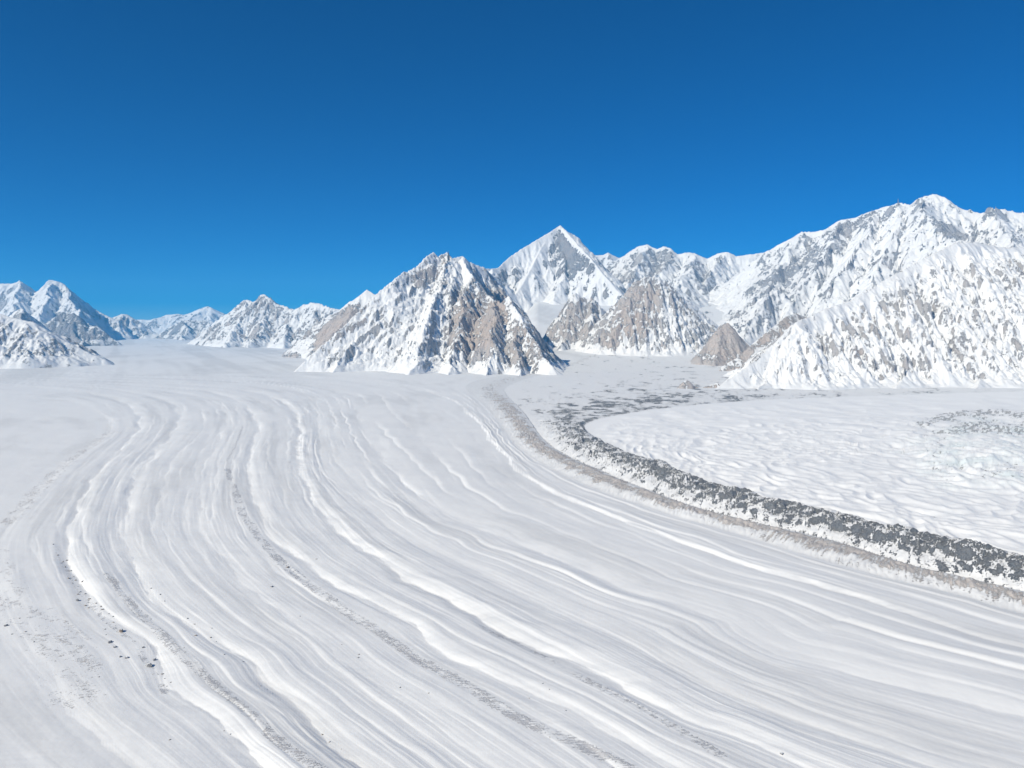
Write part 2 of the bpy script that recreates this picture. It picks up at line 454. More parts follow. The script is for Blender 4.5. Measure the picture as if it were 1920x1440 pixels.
# right front slope
mountain('huge speckled snow slope with reddish rock patches filling the right side', 'mountain', [
    R((.85, .95), (6.0, 8.4), [(1330, 738), (1372, 708), (1410, 678), (1450, 645), (1492, 602), (1520, 590), (1560, 573), (1600, 560), (1640, 535), (1680, 512), (1720, 490), (1760, 470), (1792, 454), (1830, 452), (1870, 462), (1920, 462), (2000, 470), (2150, 520)]),
    R(.6, (8.2, 6.0), [(1800, 455), (1760, 540), (1720, 640), (1680, 735)]),
    R(.6, (8.3, 6.0), [(1900, 462), (1880, 560), (1850, 650), (1830, 735)]),
    R(.6, (8.3, 6.0), [(2020, 480), (2010, 600), (2000, 735)]),
    R(.65, (7.6, 5.9), [(1640, 538), (1600, 600), (1560, 670), (1530, 735)]),
    R(.7, (7.0, 5.9), [(1520, 592), (1480, 650), (1440, 700), (1420, 737)]),
    R(.65, (7.9, 6.0), [(1720, 492), (1680, 570), (1640, 650), (1600, 735)]),
], cell=130, cover=.07, fine=1.7, nsc=2.2, amp=24, noise_amp=15, amp2=52, slope_thr=.86, flare=.85, rockbias=-.34, warm=.25, ew=.42, tan=RED, patch=1.0, blobs=[
    (1460, 640, 70, 16, -42, .35, -.4), (1500, 615, 60, 12, -40, .35, -.4), (1440, 690, 60, 12, -35, .2, -.3), (1610, 665, 30, 14, 20, .4, .5), (1530, 710, 40, 14, 20, .3, .4), (1710, 615, 16, 10, 0, .4, .5),
    (1690, 545, 90, 16, -25, .12, -.2), (1800, 480, 80, 22, 0, -.35, 0), (1700, 725, 230, 8, 0, -.15, 0), (1900, 600, 60, 100, 0, -.15, 0)])
mountain('little brown rock outcrop at the toe of the speckled slope', 'rock', [
    R(1.0, (6.05, 6.15), [(1262, 738), (1272, 728), (1283, 719), (1290, 717), (1296, 724), (1312, 731), (1328, 727), (1345, 722), (1352, 728), (1370, 738)])],
    cell=90, cover=.6, amp=7, noise_amp=5, slope_thr=.6, rockbias=.28, warm=.7, patch=1.0, name='rock_outcrop_hill', dens=.5)

# left side
mountain('low rounded snowy spur at the left edge sloping down to the glacier', 'mountain', [
    R(.62, (9.6, 9.5), [(-220, 560), (-120, 570), (-40, 580), (0, 588), (30, 597), (62, 603), (95, 622), (125, 640), (150, 652), (178, 667), (195, 676)]),
    R(.6, (9.6, 9.0), [(30, 598), (60, 640), (80, 682)]),
    R(.6, (9.6, 9.0), [(-60, 580), (-40, 640), (-20, 684)]),
], cell=260, cover=.07, amp=32, noise_amp=20, slope_thr=.62, rockbias=-.12, warm=.3, patch=1., tan=RED)
mountain('pointed snow streaked peak with a blue shadowed right side at the left edge', 'mountain', [
    R(1.0, (14.5, 14.5), [(-160, 560), (-80, 575), (-40, 568), (0, 590), (14, 596), (28, 583), (40, 577), (50, 584), (62, 600), (80, 622), (96, 640), (110, 652)]),
    R(1.0, (14.5, 13.5), [(40, 578), (30, 610), (20, 650)]),
], cell=420, cover=.14, amp=48, noise_amp=24, slope_thr=.9, rockbias=0., warm=.1)
mountain('dark blue shadowed rock pyramid below the great left peak', 'mountain', [
    R((.95, 1.0), (17.8, 17.6), [(60, 620), (90, 605), (105, 592), (118, 584), (130, 588), (138, 586), (150, 600), (165, 612), (182, 610), (195, 620), (205, 630), (220, 640)]),
    R(1.0, (17.8, 16.8), [(132, 588), (140, 620), (150, 645)]),
], cell=420, cover=.6, amp=46, noise_amp=24, slope_thr=.6, rockbias=.25, warm=0., grey=(.26, .27, .31))  # shadow on this peak is put into its darker blue grey rock
mountain('great white peak with a rounded snow dome at the left', 'mountain', [
    R(.95, (24, 24), [(-260, 570), (-160, 545), (-60, 540), (0, 533), (18, 532), (28, 530), (37, 526), (41, 533), (52, 541), (60, 551), (72, 545), (82, 535), (93, 524), (104, 526), (118, 532), (126, 543), (135, 548), (146, 557), (158, 566), (172, 577), (190, 586), (205, 594), (222, 601)]),
    R(.95, (24, 21), [(118, 533), (126, 555), (145, 580), (165, 605)]),
    R(.95, (24, 21), [(93, 526), (80, 560), (75, 600)]),
    R(.95, (24, 21), [(37, 528), (30, 560), (10, 600)]),
], cell=900, cover=.06, jag=24, amp=80, noise_amp=45, slope_thr=1.05, rockbias=-.22, warm=.0)
mountain('brownish snow streaked hill just right of the great left peak', 'mountain', [
    R(.8, (26, 26), [(180, 612), (198, 600), (215, 594), (228, 588), (240, 590), (250, 597), (262, 602), (275, 612), (285, 620)]),
    R(.9, (26, 24), [(228, 590), (218, 612), (212, 632)]),
], cell=700, amp=60, noise_amp=30, slope_thr=.85, rockbias=.05, warm=.4)
mountain('far flat white ridge with a small snow cone at the head of the valley', 'mountain', [
    R(.7, (34, 33), [(240, 600), (262, 599), (280, 599), (300, 595), (312, 590), (330, 588), (345, 590), (358, 586), (370, 580), (380, 577), (388, 574), (396, 576), (404, 582), (415, 589), (430, 594)]),
    R(.7, (34, 30), [(388, 576), (395, 600), (400, 625)]),
], cell=1000, cover=.05, amp=60, noise_amp=40, slope_thr=1.0, rockbias=-.4, warm=.2)
mountain('low slanting spurs of blue grey rock along the far valley floor', 'mountain', [
    R(.85, (25, 25), [(262, 634), (272, 628), (280, 616), (288, 622), (300, 625), (315, 616), (330, 606), (345, 600), (360, 600), (385, 600), (400, 604), (430, 610)]),
    R(.9, (25, 22.5), [(345, 600), (352, 618), (345, 640)]),
    R(.9, (25, 22.0), [(395, 603), (390, 620), (380, 640)]),
], cell=600, cover=.25, amp=60, noise_amp=30, slope_thr=.85, rockbias=.08, warm=.15, grey=(.32, .33, .37))
mountain('row of craggy snowy peaks left of the central massif', 'mountain', [
    R(.85, (19, 17), [(405, 602), (425, 595), (440, 581), (452, 568), (463, 562), (472, 566), (480, 570), (488, 558), (493, 552), (500, 556), (508, 561), (520, 572), (535, 575), (548, 581), (556, 579), (570, 572), (582, 568), (600, 570), (615, 576), (640, 582), (680, 590)]),
    R(.85, (18.6, 16.3), [(463, 563), (455, 590), (440, 615), (425, 645)]),
    R(.85, (18.4, 16.0), [(500, 557), (498, 590), (490, 615), (470, 650)]),
    R(.85, (18, 15.6), [(548, 582), (540, 610), (525, 650)]),
    R(.85, (17.6, 15.4), [(585, 569), (590, 600), (580, 650)]),
    R(.85, (17.4, 15.0), [(640, 583), (625, 620), (620, 650)]),
], cell=400, cover=.13, jag=28, amp=56, noise_amp=32, slope_thr=.84, rockbias=.0, warm=.35)
mountain('smooth white snow shoulder rising behind the left end of the central massif', 'mountain', [
    R(.8, (12.6, 12.0), [(560, 640), (590, 622), (620, 600), (645, 580), (662, 565), (676, 552), (688, 543), (698, 549), (715, 556), (740, 560), (780, 540), (830, 520)]),
    R(.8, (12.2, 11.0), [(676, 553), (650, 600), (610, 640)]),
], cell=500, cover=.04, amp=26, noise_amp=14, slope_thr=1.05, rockbias=-.5, warm=.5, blobs=[(632, 622, 70, 30, -42, 1.3, .4)])
print('mountains done', time.time() - T0)
# ------------------------------------------------------------------ glacier
CURVES = [
 [(-900,770),(-600,775),(-350,800),(-250,870),(-300,1000),(-400,1200),(-350,1440),(-150,1700),(100,2000)],
 [(-900,728),(-400,733),(-100,738),(80,745),(170,765),(205,805),(150,850),(100,890),(60,930),(15,980),(-20,1040),(-5,1150),(60,1250),(150,1350),(270,1450),(450,1600),(600,1750),(800,2000)],
 [(-900,700),(-400,707),(-100,717),(100,728),(200,745),(243,762),(262,795),(240,830),(200,870),(165,915),(135,970),(125,1000),(132,1050),(165,1110),(215,1165),(270,1200),(300,1250),(320,1295),(400,1350),(450,1395),(505,1440),(640,1560),(800,1700),(1100,2000)],
 [(-900,697),(-400,703),(-100,713),(150,725),(270,740),(325,760),(335,790),(318,820),(285,850),(252,890),(232,950),(227,1005),(245,1045),(300,1120),(380,1190),(450,1240),(485,1285),(550,1330),(600,1375),(685,1440),(820,1550),(1000,1700),(1300,2000)],
 [(-900,694),(-400,700),(-100,709),(150,720),(320,734),(400,752),(425,785),(415,815),(392,860),(378,920),(375,970),(390,1010),(425,1060),(480,1110),(540,1160),(610,1210),(680,1270),(770,1330),(870,1400),(930,1440),(1100,1560),(1280,1700),(1600,2000)],
 [(-900,692),(-400,697),(-100,705),(150,716),(350,729),(440,748),(475,780),(482,805),(465,860),(468,900),(482,950),(510,1000),(555,1037),(600,1077),(680,1125),(770,1172),(850,1225),(960,1278),(1100,1350),(1240,1440),(1400,1530),(1700,1700),(2100,2000)],
 [(-900,690),(-400,694),(-100,702),(150,711),(370,722),(490,738),(545,765),(562,800),(560,860),(588,940),(645,1000),(685,1035),(740,1070),(780,1095),(960,1187),(1060,1235),(1170,1285),(1290,1350),(1375,1380),(1470,1420),(1580,1470),(1900,1600),(2400,1850)],
 [(-900,688),(-400,691),(-100,698),(150,706),(400,716),(530,732),(580,757),(598,800),(600,840),(620,895),(700,965),(800,1032),(950,1100),(1160,1200),(1310,1278),(1460,1345),(1650,1410),(1800,1460),(2200,1590),(2700,1800)],
 [(-900,685),(-400,688),(-100,694),(150,701),(420,710),(580,724),(650,745),(668,775),(685,815),(715,855),(765,910),(820,955),(850,975),(925,1000),(960,1020),(1035,1045),(1120,1080),(1170,1105),(1260,1130),(1350,1160),(1390,1190),(1460,1225),(1560,1250),(1660,1280),(1920,1345),(2300,1440),(2900,1620)],
 [(-900,680),(-400,683),(-100,689),(150,695),(420,702),(620,711),(770,728),(850,752),(895,790),(932,837),(1006,905),(1110,955),(1230,1000),(1310,1030),(1410,1065),(1550,1100),(1790,1175),(1920,1210),(2300,1300),(2900,1450)],
 [(1060,690),(980,700),(910,710),(878,720),(876,733),(902,755),(932,789),(980,847),(1086,905),(1219,953),(1378,1001),(1590,1065),(1803,1118),(1920,1150),(2300,1240),(2900,1380)],
 [(1330,652),(1150,672),(1040,695),(965,717),(945,735),(980,773),(1033,838),(1139,890),(1272,943),(1405,980),(1564,1017),(1697,1060),(1803,1086),(1920,1113),(2300,1200),(2900,1320)],
 [(2900,716),(2400,724),(1900,735),(1600,744),(1400,752),(1250,765),(1150,780),(1103,792),(1098,806),(1130,828),(1176,852),(1282,893),(1431,943),(1580,975),(1686,1006),(1835,1038),(1920,1065),(2300,1150),(2900,1260)],
 [(2900,750),(2300,765),(1900,775),(1600,785),(1400,800),(1320,815),(1290,835),(1330,858),(1450,890),(1700,950),(1920,1000),(2300,1080),(2900,1190)],
]
def smooth_curve(pts, n=10):
    P = np.array(pts, float)
    P = np.stack([P[:, 0], np.log(P[:, 1] - HOR)], -1)     # gentle spacing
    P = np.vstack([2 * P[0] - P[1], P, 2 * P[-1] - P[-2]])
    out = []
    for i in range(1, len(P) - 2):
        t = np.linspace(0, 1, n, endpoint=False)[:, None]
        p0, p1, p2, p3 = P[i - 1:i + 3]
        out.append(.5 * ((2 * p1) + (-p0 + p2) * t + (2 * p0 - 5 * p1 + 4 * p2 - p3) * t ** 2 + (-p0 + 3 * p1 - 3 * p2 + p3) * t ** 3))
    out.append(P[-2][None]); o = np.concatenate(out)
    return on_ground(o[:, 0], HOR + np.exp(o[:, 1]))

WC = [smooth_curve(c) for c in CURVES]

def flow_coords(x, y):
    return par(_flow, x, y)

def _flow(x, y):
    """u: which flow band (whole numbers on the traced lines), v: metres along"""
    sh = x.shape; x = x.ravel(); y = y.ravel()
    Ds = []; Vs = []
    for P in WC:
        a = P[:-1]; e = P[1:] - a; L = np.hypot(e[:, 0], e[:, 1]); cum = np.concatenate([[0], np.cumsum(L)[:-1]])
        cum = cum - (cum[-1])                                # measured back from the near end
        sd = np.empty(len(x)); vv = np.empty(len(x))
        for c in range(0, len(x), 2000):
            xs = x[c:c + 2000, None]; ys = y[c:c + 2000, None]
            t = np.clip(((xs - a[:, 0]) * e[:, 0] + (ys - a[:, 1]) * e[:, 1]) / (L * L), 0, 1)
            rx = xs - a[:, 0] - t * e[:, 0]; ry = ys - a[:, 1] - t * e[:, 1]
            d2 = rx * rx + ry * ry
            # prefer the segment whose side is unambiguous
            cr = (e[:, 0] * ry - e[:, 1] * rx) / L
            m = d2.min(1, keepdims=True)
            near = d2 <= m * 1.0001 + 1e-3
            score = np.where(near, np.abs(cr), -1)
            i = score.argmax(1); r = np.arange(len(i))
            sd[c:c + 2000] = np.sqrt(d2[r, i]) * np.sign(cr[r, i]); vv[c:c + 2000] = (cum + t * L)[r, i]
        Ds.append(sd); Vs.append(vv)
    Ds = np.array(Ds); Vs = np.array(Vs)
    n = len(WC)
    u = np.where(Ds[-1] > 0, n - 1 + Ds[-1] / 400., -np.abs(Ds[0]) / 400.); v = np.where(Ds[-1] > 0, Vs[-1], Vs[0])
    done = Ds[-1] > 0
    for k in range(n - 2, -1, -1):
        m = (~done) & (Ds[k] > 0)
        w = Ds[k] / (Ds[k] - Ds[k + 1] + 1e-9)
        u = np.where(m, k + np.clip(w, 0, 1), u); v = np.where(m, Vs[k] * (1 - w) + Vs[k + 1] * w, v)
        done |= m
    return u.reshape(sh), v.reshape(sh)

# grid: azimuth x range. dense ahead, coarse behind
DA = 0.00062
a_d = np.arange(-.72, .72, DA)
a_c = np.arange(.72 + .05, 2 * math.pi - .72, .05)
AZ = np.concatenate([a_d, a_c, [2 * math.pi - .72]])
rows = np.concatenate([[20000, 9000, 5000], np.arange(3200, 1500, -18), np.arange(1500, 700, -1.15), np.arange(700, 640, -.8), np.arange(640, 615, -.7), [613, 611.5]])
RG = CAMZ * F / (rows - HOR) / (CP) 
RG = np.concatenate([RG, [130000]]) if RG[-1] < 130000 else RG
print('glacier grid', len(AZ), len(RG))
# coarse evaluation of the flow coordinates
ci = np.unique(np.concatenate([np.arange(0, len(a_d), 5), [len(a_d) - 1]]))
cj = np.unique(np.concatenate([np.arange(0, len(RG), 3), [len(RG) - 1]]))
Ac, Rc = np.meshgrid(AZ[ci], RG[cj])
Uc, Vc = flow_coords(Rc * np.sin(Ac), Rc * np.cos(Ac))
print('flow', time.time() - T0)
def up(C):
    t = np.empty((len(cj), len(a_d)))
    for k in range(len(cj)): t[k] = np.interp(np.arange(len(a_d)), ci, C[k])
    o = np.empty((len(RG), len(a_d)))
    j = np.arange(len(RG))
    lo = np.clip(np.searchsorted(cj, j, 'right') - 1, 0, len(cj) - 2); w = ((j - cj[lo]) / (cj[lo + 1] - cj[lo]))[:, None]
    return t[lo] * (1 - w) + t[lo + 1] * w
U = up(Uc); V = up(Vc)
A, RR = np.meshgrid(a_d, RG)
X = RR * np.sin(A); Y = RR * np.cos(A)
Z0 = floor_z(X, Y)
# wavelength shorter than a pixel fades out (keeps far ice calm)
pix = RR * RR / (CAMZ * F / 1.875)
def fadew(wl): return ss(.8, 2.5, wl / (pix * .6 + RR / F))
ur, ua = np.gradient(U); ur = ur / np.gradient(RG)[:, None]; ua = ua / (DA * RR)
gu = np.clip(np.hypot(ur, ua), 1 / 500., 1 / 40.)
for _ in range(6): gu = (gu + np.roll(gu, 3, 0) + np.roll(gu, -3, 0) + np.roll(gu, 5, 1) + np.roll(gu, -5, 1)) / 5
teeth = np.exp(-((U - 6) / .3) ** 2) * ss(2400, 3200, RR)
uw = U + gu * (9 * pn(V / 60, U * .7, 3) + 26 * pn(V / 260, U * .5, 4) + (3 + 22 * teeth) * pn(V / 19, U, 5) * fadew(60))
def scarps(freq, amp_m, seed, Lv, wob):
    q = U * freq + gu * freq * wob * pn(V / 140, U * freq * .6, seed) + .8 * pn(V / (Lv * 2), U * .8, seed + 1)
    kk = np.floor(q); f = q - kk
    a = lambda k_: amp_m * np.clip(.25 + 1.7 * pn(V / Lv + k_ * 7.3, k_ * 3.7, seed + 2), 0, 1.4)
    rr_ = .22
    up = 1 - (1 - np.clip(f / rr_, 0, 1)) ** 2
    return a(kk) * up * (1 - np.clip((f - rr_) / (1 - rr_), 0, 1)) - a(kk + 1) * .3 * ss(.8, 1, f) - a(kk) * .3 * (1 - up)
main = (U < 10.0)
k = np.floor(uw); fr = uw - k
AMP = np.array([1.0, 2.0, 4.6, 3.0, 1.8, 3.8, 5.4, 1.2, 2.8, 3.2, 0, 0, 0, 0, 0, 0, 0])
RISE = np.array([.4, .35, .32, .3, .3, .32, .34, .5, .24, .09, .2, .2, .2, .2])
ki = np.clip(k, 0, 12).astype(int)
am = AMP[ki] * (.75 + .9 * pn(V / 400, k * 1.7, 9) + .6 * pn(V / 110, k * 2.3, 19)); an = AMP[np.clip(ki + 1, 0, 13)] * (.75 + .9 * pn(V / 400, (k + 1) * 1.7, 9) + .6 * pn(V / 110, (k + 1) * 2.3, 19))
rise = RISE[ki] * (1 + .8 * pn(V / 160, k * 3.1, 12))
up_ = 1 - (1 - np.clip(fr / rise, 0, 1)) ** 2.2
fall = np.where(fr > rise, (fr - rise) / (1 - rise), 0)
prof = am * up_ * (1 - fall ** .9) - an * .55 * ss(.80, 1., fr) - am * .55 * (1 - up_)
prof = prof * (1 - ss(8800, 13000, RR)) * (.7 + .3 * (1 - ss(3500, 7500, RR)))
prof = np.where(main, prof, 0) * ss(10.0, 9.85, uw)
# secondary long bands and fine striae
band = 2.6 * pn(U * 3.1, V / 700, 31) + 1.2 * pn(U * 7.3, V / 420, 32) * fadew(60) + .42 * pn(U * 17., V / 260, 33) * fadew(25) + .17 * pn(U * 43., V / 120, 34) * fadew(11) + .13 * pn(U * 90, V / 60, 36) * fadew(5)
band = band * .65 + scarps(2.6, 1.5, 111, 520, 12) + scarps(4.3, 3.0, 131, 900, 16) * ss(6.9, 7.6, U) + scarps(6.3, .55, 115, 300, 8) * fadew(40) + scarps(15.7, .26, 119, 170, 5) * fadew(18)
cross = .2 * pn(U * 3.0 + V / 300, V / 9., 37) * ss(.05, .35, pn(U * 2.2, V / 330, 38)) * fadew(14)
soft = 3.0 * fbm(X / 260, Y / 260, 3, 51) + .5 * fbm(X / 45, Y / 45, 3, 52) * fadew(45) + .10 * fbm(X / 7, Y / 7, 2, 53) * fadew(7)
inmain = ss(10.1, 9.8, U)
Z = Z0 + prof + (band * (.45 + .55 * ss(1, 2.5, U)) + cross) * inmain + soft
# medial moraines: brown band 10-11, dark band 11-12
fb = np.clip(U - 10, 0, 1); fd = np.clip(U - 11, 0, 1)
nearm = (1 - ss(5200, 9500, RR))
inb = ((U >= 10) & (U < 11)); ind = ((U >= 11) & (U < 12))
win_b = np.where(inb, np.sin(np.pi * fb), 0); win_d = np.where(ind, np.sin(np.pi * fd) ** .7, 0)
wx = X + 14 * pn(X / 40, Y / 40, 61); wy = Y + 14 * pn(X / 40, Y / 40, 62)
hb = 11 * np.where(inb, ss(0, .45, fb) * (1 - ss(.75, 1, fb) * .6), 0) + win_b * (4.2 * np.abs(pn(V / 16 + U * 3, U * 3.2, 63)) * 2 - 2 + 5 * fbm(wx / 60, wy / 60, 4, 64))
crestw = ss(0, .55, fd) * (1 - ss(.9, 1.0, fd))
hd = np.where(ind, crestw, 0) * (15 + 19 * pn(V / 105, U * .8, 65)) + win_d * (12 * ridged(wx / 85, wy / 85, 5, 66, .55) - 5 + 7 * (1 - 2.4 * np.abs(pn(V / 38, U * 4 + .3, 67))) + 2.5 * fbm(X / 12, Y / 12, 3, 68) * fadew(12) + 5.5 * ridged(wx / 29, wy / 29, 3, 69) * fadew(27))
shr = 1 - .72 * ss(3000, 6500, RR)
Z = Z + hb * shr * (1 - ss(8000, 10000, RR)) + .95 * hd * (1 - .85 * ss(3000, 4700, RR)) * (1 - .6 * ss(7000, 10000, RR))
# hummocky right basin
inr = ss(12.0, 12.25, U)
ux = X * .94 - Y * .34 * 0; 
hum = 9.0 * np.abs(pn(V / 85 + 2 * pn(U * 2, V / 300, 71), U * 4.6, 72)) * -2 + 2.4 * -2 * np.abs(pn(V / 60 + .3, U * 10, 73)) * fadew(45) + 1.2 * fbm(X / 22, Y / 30, 3, 74) * fadew(22)
hum = hum - 18 * (np.abs(pn(X / 230 + .3 * pn(X / 90, Y / 90, 77), Y / 420, 76)) - .25) * ss(2600, 4200, RR)
bas = 16 * fbm(X / 900, Y / 700, 2, 75)
Z = Z + inr * (hum + 5 + bas * ss(12.2, 13.2, U)) * (.55 + .45 * (1 - ss(3500, 7000, RR)))
# melt pool / icefall window on the right
PXg, PYg = project(X, Y, Z)
ell = np.hypot((PXg - 1850) / 170, (PYg - 850) / 75)
icew = (1 - ss(.55, 1.1, ell + .4 * fbm(X / 120, Y / 120, 3, 81)))
Z = Z + icew * (9 * fbm(X / 42, Y / 60, 4, 82) + 30 * (1 - ell).clip(0, 1)) + 9 * np.exp(-((ell - 1.02) / .16) ** 2) * (1 - ss(790, 850, PYg))
# debris attribute
gz_r, gz_a = np.gradient(Z); gz_r = gz_r / np.gradient(RG)[:, None]; gz_a = gz_a / (DA * RR)
slp = np.hypot(gz_r, gz_a)
rock = np.full(X.shape, -.5)
def curve_band(pts, wpx):
    """soft stripe along a pixel polyline lying on the ice"""
    P = on_ground(np.array([p[0] for p in pts], float), np.array([p[1] for p in pts], float))
    def dist(X, Y):
        d = np.full(X.shape, 1e9)
        for i in range(len(P) - 1):
            e = P[i + 1] - P[i]; l2 = (e ** 2).sum()
            t = np.clip(((X - P[i][0]) * e[0] + (Y - P[i][1]) * e[1]) / l2, 0, 1)
            d = np.minimum(d, np.hypot(X - P[i][0] - t * e[0], Y - P[i][1] - t * e[1]))
        return 1 - ss(.4, 1., d / wpx)
    return par(dist, X, Y)
streak = pn(V / 2.8 + U * 3, U * 9, 91) * .75 + .4 * fbm(X / 14, Y / 14, 3, 92) + .55 * pn(V / 70, U * 6, 90) - .12
s1 = curve_band([(425, 880), (440, 920), (455, 965), (490, 1015), (530, 1058), (590, 1103), (650, 1150), (720, 1190), (790, 1240), (880, 1290), (960, 1340), (1060, 1385), (1170, 1440), (1300, 1520)], 19)
s1b = curve_band([(420, 870), (428, 920)], 14)
s2 = curve_band([(545, 850), (540, 880), (550, 905)], 9)
s3 = curve_band([(205, 810), (150, 850), (100, 890), (60, 930), (15, 980)], 42)
s4 = curve_band([(-30, 1040), (0, 1100), (60, 1160), (120, 1220), (150, 1300)], 75)
s5 = curve_band([(200, 1080), (250, 1140), (310, 1200), (370, 1260), (440, 1320), (520, 1390), (600, 1450)], 15)
s6 = curve_band([(900, 1175), (960, 1200), (1050, 1250), (1140, 1300), (1240, 1350), (1350, 1420)], 14)
s7 = curve_band([(100, 1020), (120, 1060), (150, 1110), (195, 1160), (250, 1205), (290, 1260), (310, 1300)], 9)
s8 = curve_band([(0, 701), (60, 703), (130, 706), (150, 709)], 45)
s9 = curve_band([(300, 722), (340, 726)], 60)
s10 = curve_band([(265, 669), (340, 665), (350, 667)], 150)
s11 = curve_band([(0, 770), (10, 800)], 90)
s12 = curve_band([(455, 800), (440, 840), (425, 865)], 9)
s13 = curve_band([(1040, 682), (1010, 690), (980, 693)], 120)
warm = np.full(X.shape, .25)
rock = rock + s1 * (1.02 + streak) + s2 * (.8 + streak) + s3 * (.92 + streak * .8) + s4 * (.72 + streak) + s5 * (.95 + streak) + s6 * (.9 + streak) + s7 * (.85 + streak) + s12 * .95 + s11 * .7
rock = rock + s8 * .75 + s9 * .8 + s10 * .8 + s13 * .55
warm = warm + .8 * s3 + .8 * s4 + .6 * s11 + .2 * s5
fb = np.clip(fb + .30 * pn(V / 75, U * 2, 84) + .13 * pn(V / 22, U * 3, 85), 0, 1)
rb = np.where(inb, 1, 0) * (.20 - .25 * ss(4500, 6500, RR) + .75 * ss(.2, .5, fb) * (1 - ss(.82, 1, fb)) + .8 * (slp - .25) + (.95 - .55 * fb) * pn(V / 6 + U * 7, U * 2.5, 93) + .5 * fbm(X / 60, Y / 60, 4, 94)) * ss(0, .12, fb)
rock = np.where(inb, -.3 + rb * 1.05, rock); warm = np.where(inb, 1., warm)
sun_side = -gz_a * .6 + gz_r * .5                      # dark debris shows where the hummocks are steep
rd = .12 + 1.7 * (slp - .36) + .75 * fbm(wx / 55, wy / 55, 5, 95, .6) + .25 * sun_side * 0
st = pn(V / 17 + fd * 3.5 + .8 * fbm(X / 90, Y / 90, 2, 88), fd * 5.5, 89)
rd = rd + .95 * st + .35 * fbm(X / 9, Y / 9, 3, 87) * fadew(9) + .22 * ss(.25, .7, fd) * nearm - .12 * (1 - nearm) - .5 * (1 - ss(.05, .42, fd)) * nearm
far_d = ss(3500, 4800, RR)
rd = rd + .42 * np.exp(-((RR - 4700) / 1300) ** 2) * (.4 + 1.2 * fbm(X / 60, Y / 140, 4, 86, .65)) + .1 * np.exp(-((RR - 4700) / 1300) ** 2)
rd = rd + far_d * (1.1 * fbm(X / 170, Y / 330, 5, 96, .6) + .05 + .16 * (1 - ss(1500, 2800, X)))
rd = rd - .17 * ss(4600, 6000, RR)
rock = np.where(ind, rd, rock); warm = np.where(ind, .0, warm)
rock = rock + icew * (1 - ss(.5, .9, 1 - ell)) * (.75 + 1.3 * fbm(X / 15, Y / 34, 5, 97, .65)) * (.75 + .5 * (PYg < 820))
rock = rock + 1.35 * np.exp(-((ell - 1.0) / .12) ** 2) * (1 - ss(780, 835, PYg)) * (.6 + 1.3 * fbm(X / 22, Y / 36, 5, 98, .65))
rock = np.clip(rock, -1, 1.6)
ice = np.clip(icew * .7 * (.4 + 1.4 * fbm(X / 130, Y / 130, 3, 99)), 0, 1)
dust = ss(.0, .5, pn(U * 2.3, V / 900, 101) + .5 * pn(U * 11, V / 300, 102) + .22 * pn(U * 50, V / 40, 103)) * .6
sfl = X + .47 * Y; sfr = X - .10 * Y
farst = ss(-.1, .5, pn(sfl / 420, Y / 6000, 104) + .6 * pn(sfl / 150, Y / 3000, 105) + .5 * pn(X / 900, Y / 1500, 107)) * ss(6500, 9500, RR)
farsr = ss(-.1, .5, pn(sfr / 160, Y / 1800, 106) + .6 * pn(sfr / 60, Y / 900, 108)) * ss(7000, 9000, RR) * (1 - ss(10500, 12500, RR))
wr = ss(600, 1500, X)
dust = np.clip(dust * (1 - .5 * ss(9000, 12000, RR)) + .85 * (farst * (1 - wr) + farsr * wr), 0, 1)  # dust tone; far stripes also paint the shading of low ridges
ice = np.where(U < 10, dust, ice)
# 360 degree grid
def full(Afield, outside):
    o = np.empty((len(RG), len(AZ))); o[:, :len(a_d)] = Afield; o[:, len(a_d):] = outside; return o
Ax, Rx = np.meshgrid(AZ, RG)
XX, YY = Rx * np.sin(Ax), Rx * np.cos(Ax)
Zf = full(Z, 0.); XX[:, -1] = XX[:, 0]; YY[:, -1] = YY[:, 0]; Zf[:, -1] = Zf[:, 0]
UU = full(U, 5.5); VV = {'rock': full(rock, -.5), 'warm': full(warm, .2), 'ice': full(ice, 0.)}
Uq = .25 * (UU[:-1, :-1] + UU[1:, :-1] + UU[:-1, 1:] + UU[1:, 1:])
MI = terrain_mat('striped_glacier_snow', 1.1, (.58, .53, .50), (.44, .45, .49), dark=(.30, .31, .35), fine=.8, opac=.62, icec=(.74, .74, .74), snow=(.88, .88, .88), bump=.25)
MB_ = terrain_mat('tan_moraine', 1.6, (.62, .54, .48), (.54, .48, .44), dark=(.42, .36, .33), bump=.5, fine=.8, opac=.72, soft=.22, snow=(.80, .80, .80))
MD = terrain_mat('dark_moraine', 1.7, (.31, .335, .36), (.25, .285, .33), dark=(.12, .14, .175), bump=2.2, fine=1.35, opac=.84, soft=.24, nsc=2.6, dmix=(.42, .6, .95), snow=(.87, .87, .87))
MR = terrain_mat('hummocky_snow', 2.0, (.34, .31, .29), (.42, .43, .43), dark=(.33, .34, .34), fine=.7, opac=.8, snow=(.95, .95, .95), icec=(.84, .91, .91), bump=.4)
def part(name, keep, mat, label, cat):
    o = grid_mesh(name, XX, YY, Zf, keep, VV, mat); tag(o, label, cat, 'structure'); return o
part('glacier_terrain', Uq < 10, MI, 'wide white glacier with curving parallel snow ridges and stripes', 'glacier')
part('tan_moraine_terrain', (Uq >= 10) & (Uq < 11), MB_, 'pale brown moraine band curving along the lower side of the dark one', 'moraine')
part('dark_moraine_terrain', (Uq >= 11) & (Uq < 12), MD, 'dark grey hummocky moraine with snow patches curving across the ice', 'moraine')
part('snow_basin_terrain', Uq >= 12, MR, 'bumpy white snow basin right of the dark moraine with a pale greenish ice mound', 'glacier')
print('glacier done', time.time() - T0)

